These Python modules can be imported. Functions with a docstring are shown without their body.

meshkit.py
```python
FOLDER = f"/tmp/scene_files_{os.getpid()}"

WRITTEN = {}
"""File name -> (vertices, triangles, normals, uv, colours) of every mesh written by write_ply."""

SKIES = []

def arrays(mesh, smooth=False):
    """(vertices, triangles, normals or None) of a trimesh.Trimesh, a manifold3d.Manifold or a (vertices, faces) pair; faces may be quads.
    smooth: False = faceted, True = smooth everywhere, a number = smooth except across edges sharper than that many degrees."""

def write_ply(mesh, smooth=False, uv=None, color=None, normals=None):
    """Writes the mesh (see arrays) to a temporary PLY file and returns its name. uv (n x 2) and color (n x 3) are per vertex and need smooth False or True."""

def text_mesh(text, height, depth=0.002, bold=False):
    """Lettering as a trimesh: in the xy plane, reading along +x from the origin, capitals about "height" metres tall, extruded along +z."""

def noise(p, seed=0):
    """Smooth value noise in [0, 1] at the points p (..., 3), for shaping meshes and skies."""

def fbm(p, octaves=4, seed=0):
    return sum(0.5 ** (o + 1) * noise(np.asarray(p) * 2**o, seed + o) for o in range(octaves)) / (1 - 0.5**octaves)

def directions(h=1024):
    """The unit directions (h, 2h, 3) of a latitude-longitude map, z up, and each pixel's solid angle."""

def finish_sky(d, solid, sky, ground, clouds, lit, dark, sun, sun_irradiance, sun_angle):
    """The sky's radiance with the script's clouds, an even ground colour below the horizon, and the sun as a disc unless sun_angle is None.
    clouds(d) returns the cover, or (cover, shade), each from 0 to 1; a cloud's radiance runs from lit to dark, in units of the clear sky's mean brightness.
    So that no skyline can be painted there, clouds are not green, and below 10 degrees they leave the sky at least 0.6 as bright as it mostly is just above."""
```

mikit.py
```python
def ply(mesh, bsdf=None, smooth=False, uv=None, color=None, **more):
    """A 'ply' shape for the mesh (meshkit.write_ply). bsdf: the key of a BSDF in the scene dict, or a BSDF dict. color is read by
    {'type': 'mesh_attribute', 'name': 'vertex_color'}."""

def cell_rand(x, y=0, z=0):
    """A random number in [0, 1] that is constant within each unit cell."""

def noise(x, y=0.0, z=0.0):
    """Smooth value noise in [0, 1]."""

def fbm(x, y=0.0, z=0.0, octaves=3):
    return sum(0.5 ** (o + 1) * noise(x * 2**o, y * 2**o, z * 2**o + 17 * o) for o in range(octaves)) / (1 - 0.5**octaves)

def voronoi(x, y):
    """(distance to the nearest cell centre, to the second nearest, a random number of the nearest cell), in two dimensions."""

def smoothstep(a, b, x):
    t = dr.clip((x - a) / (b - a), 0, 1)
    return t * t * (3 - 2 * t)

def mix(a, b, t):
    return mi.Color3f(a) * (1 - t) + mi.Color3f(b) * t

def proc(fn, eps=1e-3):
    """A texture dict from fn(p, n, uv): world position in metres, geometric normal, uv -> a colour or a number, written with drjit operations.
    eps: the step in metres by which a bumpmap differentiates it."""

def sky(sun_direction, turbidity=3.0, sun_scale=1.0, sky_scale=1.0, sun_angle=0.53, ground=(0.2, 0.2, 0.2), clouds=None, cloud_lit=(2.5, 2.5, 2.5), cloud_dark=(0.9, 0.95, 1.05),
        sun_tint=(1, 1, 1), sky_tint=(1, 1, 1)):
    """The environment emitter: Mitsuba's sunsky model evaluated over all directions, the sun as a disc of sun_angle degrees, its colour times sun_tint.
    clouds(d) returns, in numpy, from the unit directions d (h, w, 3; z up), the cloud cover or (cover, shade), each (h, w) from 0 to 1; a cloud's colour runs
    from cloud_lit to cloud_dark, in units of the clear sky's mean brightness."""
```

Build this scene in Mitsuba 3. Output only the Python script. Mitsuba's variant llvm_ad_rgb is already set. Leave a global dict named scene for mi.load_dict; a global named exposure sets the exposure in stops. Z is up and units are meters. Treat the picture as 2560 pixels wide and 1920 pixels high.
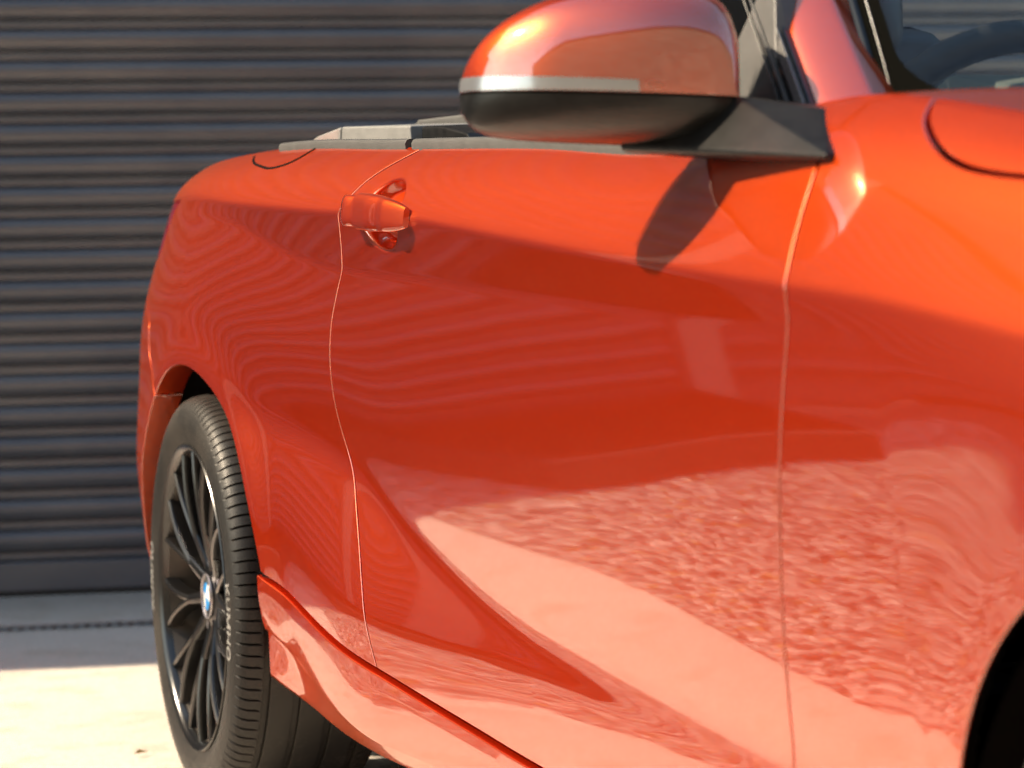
import math, random
import numpy as np, trimesh, manifold3d, drjit as dr, mitsuba as mi
import mikit, meshkit
from shapely.geometry import Polygon
T = mi.ScalarTransform4f
rng = np.random.default_rng(7)
scene, labels = {'type': 'scene'}, {}
exposure = 2.75

# ---------------------------------------------------------------- camera, sky
CAM = np.array([1.283, -1.760, .829]); YAW, PITCH, ROLL = (math.radians(a) for a in (19.65, 2.66, -1.162))
FWD = np.array([-math.cos(YAW) * math.cos(PITCH), math.sin(YAW) * math.cos(PITCH), -math.sin(PITCH)])
RGT = np.cross(FWD, [0, 0, 1]); RGT /= np.linalg.norm(RGT); UPV = np.cross(RGT, FWD)
UPV = UPV * math.cos(ROLL) - RGT * math.sin(ROLL)
scene['camera'] = {'type': 'thinlens', 'fov': 22.36, 'fov_axis': 'x', 'aperture_radius': .0070, 'focus_distance': 3.1,
                   'near_clip': .05, 'far_clip': 400.0,
                   'to_world': T().look_at(origin=CAM.tolist(), target=(CAM + FWD).tolist(), up=UPV.tolist())}
SUN = (-.32, -.67, .64)
scene['sky'] = mikit.sky(SUN, turbidity=4, ground=(.40, .36, .30), sky_scale=1.0, sky_tint=(1.06, 1.0, .86))

# ---------------------------------------------------------------- materials
def rgb(*c): return {'type': 'rgb', 'value': list(c)}
def mat(name, **d):
    if d['type'] == 'bumpmap': d = {'type': 'bumpmap', 'arbitrary': d['arg_tex'], 'scale': d['scale'], 'bsdf': d['inner']}
    if d['type'] in ('plastic', 'roughplastic', 'principled', 'diffuse', 'roughconductor', 'blendbsdf') and name not in ('paint_coat', 'paint_flake', 'paint_base', 'paint_gloss'): d = {'type': 'twosided', 'bsdf': d}
    scene[name] = d; return name
def P(x): return mi.Float(x)
def wear(lo, hi, sc, a, b, hi_freq=.25):
    def fn(p, n, uv):
        f = mikit.fbm(p.x * sc, p.y * sc, p.z * sc, octaves=4)
        g = mikit.noise(p.x * sc * 40, p.y * sc * 40, p.z * sc * 40)
        return mikit.mix(lo, hi, mikit.smoothstep(a, b, f + (g - .5) * hi_freq))
    return mikit.proc(fn)
mat('paint_coat', type='roughplastic', distribution='ggx', alpha=.0015, diffuse_reflectance=rgb(.58, .015, .007), int_ior=1.55, nonlinear=True)
mat('paint_flake', type='principled', base_color=rgb(1.0, .155, .012), metallic=1.0, roughness=.38, specular=.5)
mat('paint_base', type='blendbsdf', weight=.47, a={'type': 'ref', 'id': 'paint_coat'}, b={'type': 'ref', 'id': 'paint_flake'})
mat('paint_gloss', type='roughconductor', material='none', distribution='ggx', alpha=.0015, specular_reflectance=rgb(.95, .93, .90))
mat('paint', type='blendbsdf', weight=.25, a={'type': 'ref', 'id': 'paint_base'}, b={'type': 'ref', 'id': 'paint_gloss'})
mat('black_gap', type='diffuse', reflectance=rgb(.012, .010, .010))
mat('black_gloss', type='plastic', diffuse_reflectance=rgb(.006, .006, .007), int_ior=1.55)
mat('black_plastic', type='principled', base_color=wear((.007, .007, .007), (.011, .011, .011), 60, .4, .6), roughness=.30, specular=.38)
mat('grey_plastic', type='principled', base_color=wear((.085, .085, .083), (.095, .095, .093), 50, .35, .65), roughness=.42, specular=.5)
mat('rubber', type='principled', base_color=rgb(.022, .022, .022), roughness=.5, specular=.4)
mat('tyre_rubber', type='principled', base_color=wear((.010, .0095, .009), (.030, .026, .022), 9, .40, .80), roughness=.50, specular=.45)
mat('letter_white', type='principled', base_color=rgb(.20, .20, .195), roughness=.6)
mat('rim_black', type='roughplastic', distribution='ggx', alpha=.05, diffuse_reflectance=rgb(.004, .004, .0045), int_ior=1.8)
mat('barrel_dark', type='principled', base_color=rgb(.06, .052, .045), roughness=.35, metallic=.5, specular=.5)
mat('steel', type='roughconductor', material='Cr', distribution='ggx', alpha=.18)
mat('disc_steel', type='roughconductor', material='Cr', distribution='ggx', alpha=.3, specular_reflectance=rgb(.35, .33, .30))
mat('lamp_lens', type='principled', base_color=rgb(.55, .57, .60), metallic=.8, roughness=.16, clearcoat=1.0)
mat('tail_red', type='plastic', diffuse_reflectance=rgb(.30, .004, .02), int_ior=1.55)
mat('badge_blue', type='plastic', diffuse_reflectance=rgb(.03, .25, .62), int_ior=1.5)
mat('badge_white', type='plastic', diffuse_reflectance=rgb(.75, .76, .78), int_ior=1.5)
mat('glass', type='thindielectric', int_ior=1.35, specular_transmittance=rgb(.78, .88, .87))
mat('leather', type='bumpmap', arg_tex=mikit.proc(lambda p, n, uv: mikit.noise(p.x * 500, p.y * 500, p.z * 500), eps=.0005), scale=.0006,
    inner={'type': 'principled', 'base_color': rgb(.014, .014, .015), 'roughness': .45, 'specular': .5})
mat('grey_leather', type='principled', base_color=rgb(.10, .11, .10), roughness=.5, specular=.4)
mat('frit_black', type='diffuse', reflectance=rgb(.006, .006, .005))
mat('dark_chrome', type='principled', base_color=rgb(.30, .30, .29), metallic=.8, roughness=.35)
mat('body_grey', type='principled', base_color=wear((.20, .20, .195), (.22, .22, .215), 40, .35, .65), roughness=.5, specular=.4)
mat('grey_rubber', type='principled', base_color=rgb(.05, .05, .05), roughness=.5, specular=.5)
mat('carpet', type='diffuse', reflectance=rgb(.015, .015, .015))
mat('mirror_glass_mat', type='conductor', material='Al')
mat('slat_metal', type='principled', base_color=wear((.125, .136, .158), (.155, .163, .180), 5, .35, .7, .1), roughness=.32, specular=.8, metallic=.25)
def concrete(p, n, uv):
    big = mikit.fbm(p.x * .9, p.y * .9, 0, octaves=4); fine = mikit.noise(p.x * 240, p.y * 240); mid = mikit.fbm(p.x * 14, p.y * 14, 3, octaves=3)
    c = mikit.mix((.58, .53, .47), (.66, .61, .55), mikit.smoothstep(.3, .7, big))
    c = mikit.mix(c, (.50, .44, .36), .5 * mikit.smoothstep(.52, .75, mid))
    c = c * (.86 + .26 * fine)
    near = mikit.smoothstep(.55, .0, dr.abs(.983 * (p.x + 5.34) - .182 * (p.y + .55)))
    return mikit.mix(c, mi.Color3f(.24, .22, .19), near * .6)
mat('concrete', type='bumpmap', arg_tex=mikit.proc(lambda p, n, uv: mikit.noise(p.x * 300, p.y * 300) + .5 * mikit.noise(p.x * 90, p.y * 90), eps=.001), scale=.0012,
    inner={'type': 'diffuse', 'reflectance': mikit.proc(concrete)})
mat('gravel_bed', type='diffuse', reflectance=rgb(.20, .18, .155))
def stone(p, n, uv):
    r = mikit.cell_rand(dr.floor(p.x * 38), dr.floor(p.y * 38)); q = mikit.cell_rand(dr.floor(p.x * 38), dr.floor(p.y * 38), 5)
    return mikit.mix(mikit.mix((.26, .24, .22), (.70, .66, .60), r), (.50, .34, .16), mikit.smoothstep(.9, .97, q))
mat('pebble', type='diffuse', reflectance=mikit.proc(stone))
mat('wall_render', type='diffuse', reflectance=wear((.42, .40, .37), (.50, .48, .44), 2, .3, .7))
mat('pale_wall', type='diffuse', reflectance=wear((.22, .20, .175), (.28, .255, .22), 1, .3, .7))
mat('soil', type='diffuse', reflectance=wear((.012, .010, .008), (.03, .024, .018), 14, .3, .7))
mat('trough_metal', type='principled', base_color=wear((.014, .014, .015), (.022, .022, .022), 8, .3, .7), roughness=.5)
mat('cladding', type='principled', base_color=wear((.10, .105, .11), (.13, .13, .135), 3, .3, .7), roughness=.5)
mat('drain_metal', type='principled', base_color=wear((.30, .31, .31), (.42, .43, .43), 30, .3, .7), roughness=.45, metallic=.6)
mat('leaf_brown', type='principledthin', base_color=rgb(.22, .15, .05), diff_trans=.4, roughness=.7)

# ---------------------------------------------------------------- helpers
def key_for(name):
    if name not in scene: return name
    k = 1
    while '%s_%03d' % (name, k) in scene: k += 1
    return '%s_%03d' % (name, k)
def add(name, mesh, bsdf, smooth=30, label=None, kind=None, **kw):
    k = key_for(name); d = mikit.ply(mesh, bsdf, smooth=smooth); d.update(kw); scene[k] = d
    e = {}
    if label: e['label'] = label
    if kind: e['kind'] = kind
    if e: labels[k] = e
    return k
def add_n(name, V, N, F, bsdf, label=None, flip=False):
    """a mesh with given vertex normals"""
    if flip: F = F[:, ::-1]
    used = np.unique(F); m = np.full(len(V), -1); m[used] = np.arange(len(used))
    path = meshkit.write_ply((V[used], m[F]), False, normals=N[used])
    k = key_for(name)
    scene[k] = {'type': 'ply', 'filename': path, 'face_normals': False, 'bsdf': {'type': 'ref', 'id': bsdf}}
    if label: labels[k] = {'label': label}
    return k
def again(name, src, to_world):
    k = key_for(name); scene[k] = {**scene[src], 'to_world': to_world}; return k
def cat(*ms): return trimesh.util.concatenate([m for m in ms])
def box(x0, x1, y0, y1, z0, z1, ch=0.0):
    if ch <= 0:
        m = trimesh.creation.box((x1 - x0, y1 - y0, z1 - z0)); m.apply_translation(((x0 + x1) / 2, (y0 + y1) / 2, (z0 + z1) / 2)); return m
    c = ch; pts = []
    for sx in (0, 1):
        for sy in (0, 1):
            for sz in (0, 1):
                p = [(x0, x1)[sx], (y0, y1)[sy], (z0, z1)[sz]]; q = [(1, -1)[sx], (1, -1)[sy], (1, -1)[sz]]
                for a in range(3):
                    r = list(p)
                    for b in range(3):
                        if b != a: r[b] += q[b] * c
                    pts.append(r)
    return trimesh.convex.convex_hull(np.array(pts))
def hull(pts, r=.005, n=8):
    s = trimesh.creation.icosphere(subdivisions=1, radius=1.0).vertices
    if np.isscalar(r): r = [r] * len(pts)
    return trimesh.convex.convex_hull(np.vstack([np.asarray(p) + s * q for p, q in zip(pts, r)]))
def loft(rings, caps=True, closed=True):
    R = np.asarray(rings, float); n, m = R.shape[:2]
    V = R.reshape(-1, 3); F = []
    for i in range(n - 1):
        for j in range(m if closed else m - 1):
            a, b = i * m + j, i * m + (j + 1) % m
            F += [(a, b, b + m), (a, b + m, a + m)]
    if caps and closed:
        V = np.vstack([V, R[0].mean(0), R[-1].mean(0)])
        for j in range(m):
            F += [(n * m, (j + 1) % m, j), (n * m + 1, (n - 1) * m + j, (n - 1) * m + (j + 1) % m)]
    t = trimesh.Trimesh(V, np.array(F), process=False)
    if caps and closed and t.volume < 0: t.invert()
    return t
def tube(pts, r, n=10):
    pts = np.asarray(pts, float); rings = []
    for i, p in enumerate(pts):
        d = pts[min(i + 1, len(pts) - 1)] - pts[max(i - 1, 0)]; d /= np.linalg.norm(d)
        a = np.cross(d, [0, .3, .95]); a /= np.linalg.norm(a); b = np.cross(d, a)
        rr = r if np.isscalar(r) else r[i]
        t = np.linspace(0, 2 * np.pi, n, endpoint=False)
        rings.append(p + rr * (np.cos(t)[:, None] * a + np.sin(t)[:, None] * b))
    return loft(rings)
def bar(p0, p1, u, v, hu, hv, ch=.0015):
    """a bar from p0 to p1 with half sizes hu along u and hv along v, edges chamfered"""
    u, v = np.asarray(u, float), np.asarray(v, float); u /= np.linalg.norm(u); v /= np.linalg.norm(v)
    prof = [(-hu + ch, -hv), (hu - ch, -hv), (hu, -hv + ch), (hu, hv - ch), (hu - ch, hv), (-hu + ch, hv), (-hu, hv - ch), (-hu, -hv + ch)]
    return loft([[np.asarray(p) + a * u + b * v for a, b in prof] for p in (p0, p1)])
def cut(V, A, F, f):
    """split the triangles F that cross f = 0; A = attributes per vertex. Returns V, A, F, f"""
    f = np.where(np.abs(f) < 1e-7, 1e-7, f)
    s = f[F] > 0; n = s.sum(1)
    keep = F[(n == 0) | (n == 3)]; C = F[(n == 1) | (n == 2)]
    if len(C) == 0: return V, A, F, f
    sc = f[C] > 0; one = np.where(sc.sum(1) == 1, sc.argmax(1), (~sc).argmax(1))
    C = np.stack([C[np.arange(len(C)), (one + k) % 3] for k in range(3)], 1)
    E = np.vstack([np.sort(C[:, [0, 1]], 1), np.sort(C[:, [0, 2]], 1)])
    U, inv = np.unique(E, axis=0, return_inverse=True); inv = inv.ravel()
    t = (f[U[:, 0]] / (f[U[:, 0]] - f[U[:, 1]]))[:, None]
    mix = lambda X: np.vstack([X, X[U[:, 0]] * (1 - t) + X[U[:, 1]] * t])
    p, q = inv[:len(C)] + len(V), inv[len(C):] + len(V)
    F = np.vstack([keep, np.stack([C[:, 0], p, q], 1), np.stack([p, C[:, 1], C[:, 2]], 1), np.stack([p, C[:, 2], q], 1)])
    return mix(V), mix(A), F, np.concatenate([f, np.zeros(len(U))])
def side(F, f): return f[F].mean(1) > 0
def polyline_field(poly, x, z):
    """signed distance to a smooth polyline in (x, z) (positive on its left) and its gradient"""
    a = np.asarray(poly, float); t = np.concatenate([[0], np.cumsum(np.hypot(*np.diff(a, axis=0).T))])
    tt = np.linspace(0, t[-1], max(60, int(t[-1] / .006))); a = np.stack([PchipInterpolator(t, a[:, k])(tt) for k in (0, 1)], 1)
    a = np.stack([gaussian_filter1d(a[:, k], 2, mode='nearest') for k in (0, 1)], 1)
    d0 = a[0] - a[1]; d1 = a[-1] - a[-2]
    a = np.vstack([a[0] + d0 / np.linalg.norm(d0) * .3, a, a[-1] + d1 / np.linalg.norm(d1) * .3])
    best = np.full(x.shape, 9.0); sg = np.zeros(x.shape); gx = np.zeros(x.shape); gz = np.zeros(x.shape)
    for p, q in zip(a[:-1], a[1:]):
        e = q - p; L2 = e @ e
        t = np.clip(((x - p[0]) * e[0] + (z - p[1]) * e[1]) / L2, 0, 1)
        dx, dz = x - p[0] - t * e[0], z - p[1] - t * e[1]; d = np.hypot(dx, dz); m = d < best
        best = np.where(m, d, best); c = np.sign(e[0] * (z - p[1]) - e[1] * (x - p[0])); sg = np.where(m, c, sg)
        L = math.sqrt(L2); gx = np.where(m, -e[1] / L, gx); gz = np.where(m, e[0] / L, gz)
    return best * sg, gx, gz
# ---------------------------------------------------------------- body surface
from scipy.interpolate import PchipInterpolator, CubicSpline
from scipy.ndimage import gaussian_filter1d
_xs = np.arange(-4.4, 1.5, .005)
def curve(pts, sm=.06):
    pts = sorted(pts); a = np.array(pts, float)
    y = PchipInterpolator(a[:, 0], a[:, 1])(np.clip(_xs, a[0, 0], a[-1, 0]))
    y = gaussian_filter1d(y, sm / .005, mode='nearest')
    cs = CubicSpline(_xs[::5], y[::5])
    return lambda x: cs(np.clip(x, _xs[0], _xs[-1]))
ST = [-3.6, -3.2, -2.75, -2.3, -1.85, -1.3, -.9, -.55, -.2, .3]
def row(*v, sm=.09): return curve(list(zip(ST, v)), sm)
zT = curve([(-3.7, .95), (-3.3, .985), (-3.0, 1.0), (-2.6, 1.004), (-2.33, 1.000), (-1.8, .976), (-1.28, .952), (-.92, .930), (-.7, .957), (-.60, .961), (-.45, .945), (-.3, .923), (.2, .90), (.5, .85), (.75, .79)], .05)
zC = curve([(-3.7, .945), (-3.2, .95), (-2.756, .944), (-2.35, .922), (-1.84, .897), (-1.53, .882), (-1.256, .860), (-.894, .831), (-.558, .807), (-.45, .800), (-.204, .772), (.2, .73), (.7, .66)])
zD = curve([(-3.7, .915), (-2.75, .915), (-2.41, .900), (-2.249, .870), (-2.094, .845), (-1.89, .826), (-1.596, .815), (-1.293, .803), (-.966, .790), (-.563, .772), (-.2, .738), (.3, .69), (.7, .62)])
zE = curve([(-3.7, .62), (-2.6, .63), (-2.30, .61), (-2.10, .588), (-1.928, .556), (-1.839, .515), (-1.677, .472), (-1.505, .440), (-1.35, .424), (-1.12, .412), (-.714, .402), (.5, .40)], .05)
zF = curve([(-3.7, .45), (-2.6, .52), (-2.40, .505), (-2.266, .482), (-2.124, .437), (-1.97, .403), (-1.8, .384), (-1.3, .372), (-.8, .365), (.5, .36)])
zB = curve([(-3.7, .33), (-3.05, .33), (-2.75, .44), (-2.55, .435), (-2.339, .394), (-2.2, .368), (-2.049, .344), (-1.848, .319), (-1.578, .294), (-1.351, .281), (-1.0, .276), (.5, .274)], .03)
wC = curve([(-4.2, .10), (-3.72, .50), (-3.6, .61), (-3.5, .682), (-3.4, .727), (-3.25, .768), (-3.1, .803), (-2.75, .853), (-2.4, .870), (-1.85, .874), (-1.3, .876), (-.9, .876), (-.55, .872), (-.2, .862), (.2, .84), (.5, .77), (.76, .56), (1.3, .1)], .05)
#            -3.6  -3.2  -2.75  -2.3  -1.85  -1.3   -.9  -.55   -.2    .3
S = dict(
 T=row(-1.8, -1.8, -1.8, -1.7, -1.4, -1.3, -1.3, -1.3, -1.6, -2.4),
 M=row(-.9, -.9, -.9, -.85, -.78, -.72, -.60, -.44, -.44, -.55),
 Cu=row(-.5, -.5, -.5, -.48, -.45, -.42, -.38, -.34, -.34, -.38),
 Cl=row(-.40, -.36, -.22, .22, .31, .31, .25, .10, -.08, -.2),
 Du=row(-.40, -.36, -.22, .20, .31, .31, .24, .12, -.03, -.1),
 Dl=row(-.38, -.34, -.20, -.02, .095, .100, .09, .07, .03, -.03),
 m1=row(-.32, -.30, -.13, .04, .110, .125, .118, .10, .09, .05),
 m2=row(-.14, -.14, .01, .135, .170, .178, .168, .15, .15, .1),
 Eu=row(-.06, -.05, .03, .17, .20, .21, .20, .19, .18, .1),
 El=row(-.08, -.08, -.02, -.13, -.22, -.15, -.02, .07, .12, .1),
 Fu=row(-.04, -.04, .0, -.02, -.14, -.08, .02, .08, .12, .1),
 Fl=row(.08, .08, .06, .05, .05, .06, .08, .10, .12, .1),
 B=row(.14, .14, .10, .10, .10, .10, .10, .12, .13, .12))
RW, FW = (-2.690, .315), (-.036, .284)
RA, RAF = .367, .364
def column(x, n=(7, 10, 14, 34, 12, 14, 16)):
    """z values (rows aligned with the feature lines) and half-width w for one station x, from the bottom seam up to the top row"""
    b, f, e, d, c, t = zB(x), zF(x), zE(x), zD(x), zC(x), zT(x)
    zm = d - .36 * (d - e); zn = d - .66 * (d - e)
    kz = [b - .02, f - .03, f + .012, e - .032, e + .03, zn, zm, d - .007, d + .005, c - .004, c + .004, c + .45 * (t - c), t]
    kz = np.maximum.accumulate(np.array(kz) - .007 * np.arange(13)) + .007 * np.arange(13)
    ks = [S[k](x) for k in ('B', 'Fl', 'Fu', 'El', 'Eu', 'm2', 'm1', 'Dl', 'Du', 'Cl', 'Cu', 'M', 'T')]
    zf = np.linspace(b - .02, t, 1600)
    s = PchipInterpolator(kz, ks)(zf)
    s = gaussian_filter1d(s, .0022 / (zf[1] - zf[0]), mode='nearest')
    w = np.concatenate([[0], np.cumsum((s[1:] + s[:-1]) / 2 * np.diff(zf))])
    w += wC(x) - np.interp(c, zf, w)
    st = [b - .02, min(f, e - .035), e - .03, e + .03, d - .02, d + .012, c - .008, c + .012, t]
    nn = (8, 10, 14, 56, 16, 18, 16, 24)
    z = np.concatenate([np.linspace(st[i], st[i + 1], nn[i], endpoint=False) for i in range(8)] + [[t]])
    return z, np.interp(z, zf, w)
def flare(x, z, w):
    for (cx, cz), a in ((RW, .010), (FW, .004)):
        d = np.hypot(x - cx, z - cz) - (RA if cx < -1 else RAF)
        w = w + a * np.exp(-(np.maximum(d, -.02) / .055) ** 2) * np.clip((z - .30) / .06, 0, 1)
    return w
def dent(x, z):
    """the finger recess behind the door handle"""
    u, v = (x + 1.660) / .076, (z - .890) / .041
    r = np.sqrt(u * u + v * v)
    t = np.clip((1.08 - r) / .42, 0, 1)
    return .023 * t * t * (3 - 2 * t)
xg = np.unique(np.round(np.concatenate([np.arange(-3.66, -3.0, .012), np.arange(-3.0, -1.85, .009), np.arange(-1.85, -1.46, .003), np.arange(-1.46, -.1, .008), np.arange(-.1, .78, .02)]), 4))
_cols = [column(x) for x in xg]
GZ = np.array([c[0] for c in _cols]); GX = np.repeat(xg[:, None], GZ.shape[1], 1); GW = np.array([c[1] for c in _cols])
GW = gaussian_filter1d(GW, 2.0, axis=0, mode='nearest') if False else GW
GW = flare(GX, GZ, GW) - dent(GX, GZ)
# ---------------------------------------------------------------- body shell: grid -> panels
CAR = 'convertible_car'
labels[CAR] = {'label': 'glossy orange convertible car with its roof down, black alloy wheels and black lower mirror', 'category': 'car'}
NT = 26
q = np.linspace(0, 1, NT + 1)[1:] ** 1.6; lam = .13
sl = np.clip(-(GW[:, -1] - GW[:, -4]) / (GZ[:, -1] - GZ[:, -4]), .3, 6)
TW = GW[:, -1:] * (1 - q); TZ = GZ[:, -1:] + np.where(xg < -1.5, .35, .10)[:, None] * (1 / sl[:, None]) * GW[:, -1:] * lam * (1 - np.exp(-q / lam))
X = np.hstack([GX, np.repeat(xg[:, None], NT, 1)]); W = np.hstack([GW, TW]); Z = np.hstack([GZ, TZ])
PP = np.stack([X, -W, Z], -1)
n_side = GX.shape[1]
du = np.gradient(PP, axis=0); dv = np.gradient(PP, axis=1); NN = np.cross(dv, du)
NN /= np.linalg.norm(NN, axis=-1, keepdims=True) + 1e-12
if NN[len(xg) // 2, 40, 1] > 0: NN = -NN
nr, nc = X.shape
idx = np.arange(nr * nc).reshape(nr, nc)
a, b, c, d = idx[:-1, :-1].ravel(), idx[1:, :-1].ravel(), idx[1:, 1:].ravel(), idx[:-1, 1:].ravel()
jj = np.tile(np.arange(nc - 1), nr - 1); xc = np.repeat((xg[1:] + xg[:-1]) / 2, nc - 1)
open_top = (jj >= n_side - 1) & (xc > -2.33) & (xc < -.62)
FF = np.vstack([np.stack([a, b, c], 1)[~open_top], np.stack([a, c, d], 1)[~open_top]])
V0, A0 = PP.reshape(-1, 3), NN.reshape(-1, 3)
if np.einsum('ij,ij->i', np.cross(V0[FF[:, 1]] - V0[FF[:, 0]], V0[FF[:, 2]] - V0[FF[:, 0]]), A0[FF[:, 0]]).sum() < 0: FF = FF[:, ::-1]
SEAM_R = [(-1.4200, 1.0300), (-1.5850, 0.9950), (-1.6900, 0.9660), (-1.7833, 0.9335), (-1.8100, 0.9140), (-1.8311, 0.8919), (-1.8544, 0.8626), (-1.8886, 0.8284), (-1.9343, 0.7906), (-1.9760, 0.7458), (-1.9987, 0.6967), (-2.0053, 0.6522), (-1.9954, 0.6038), (-1.9621, 0.5393), (-1.9192, 0.4707), (-1.8874, 0.4093), (-1.8661, 0.3581), (-1.8475, 0.3187), (-1.8175, 0.2587)]
SEAM_F = [(-0.7427, 0.9950), (-0.6777, 0.9520), (-0.6127, 0.9220), (-0.5827, 0.9096), (-0.5775, 0.8939), (-0.5746, 0.8754), (-0.5707, 0.8507), (-0.5644, 0.8265), (-0.5597, 0.8077), (-0.5599, 0.7902), (-0.5681, 0.7632), (-0.5838, 0.7212), (-0.6008, 0.6681), (-0.6190, 0.5984), (-0.6418, 0.5063), (-0.6671, 0.4023), (-0.6971, 0.2823)]
HOOD = [(-0.4932, 0.9668), (-0.4732, 0.9368), (-0.4508, 0.9242), (-0.4228, 0.9107), (-0.3921, 0.8991), (-0.3598, 0.8910), (-0.3248, 0.8859), (-0.2893, 0.8824), (-0.1000, 0.8660), (0.2500, 0.8100), (0.7500, 0.7000)]
BUMP = [(-3.4500, 0.8051), (-3.2759, 0.7951), (-3.1759, 0.7851), (-3.0121, 0.7401), (-2.9930, 0.6942), (-2.9178, 0.6507), (-2.8646, 0.6189), (-2.7846, 0.5989)]
TAIL = [(-3.7000, 0.9459), (-3.3000, 0.9439), (-2.8904, 0.9419), (-2.9419, 0.9318), (-3.0139, 0.8891), (-3.0450, 0.8644), (-3.1250, 0.8494), (-3.7000, 0.8494)]
GAP = .0016
def field(V, name):
    x, z = V[:, 0], V[:, 2]
    if name == 'seam_r': return polyline_field(SEAM_R[::-1], x, z)          # positive behind the rear door seam
    if name == 'seam_f': return polyline_field(SEAM_F[::-1], x, z)          # positive behind the front door seam
    if name == 'hood': return polyline_field(HOOD, x, z)                     # positive above
    if name == 'bump':
        f, gx, gz = polyline_field(BUMP[::-1], x, z); return np.where(x > -2.72, -np.abs(f) - .01, f), gx, gz               # positive below the bumper joint
    if name == 'tail':
        f, gx, gz = polyline_field(TAIL, x, z); return np.where((x > -2.885) | (z < .80), np.abs(f) + .01, f), gx, gz
    if name == 'bottom':
        g = np.gradient(zB(_xs), _xs); s = np.interp(x, _xs, g); h = 1 / np.sqrt(1 + s * s)
        return (z - zB(x)) * h, -s * h, h
    c = RW if name == 'arch_r' else FW
    r = np.hypot(x - c[0], z - c[1]) + 1e-9
    return r - (RA if name == 'arch_r' else RAF), (x - c[0]) / r, (z - c[1]) / r
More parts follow.
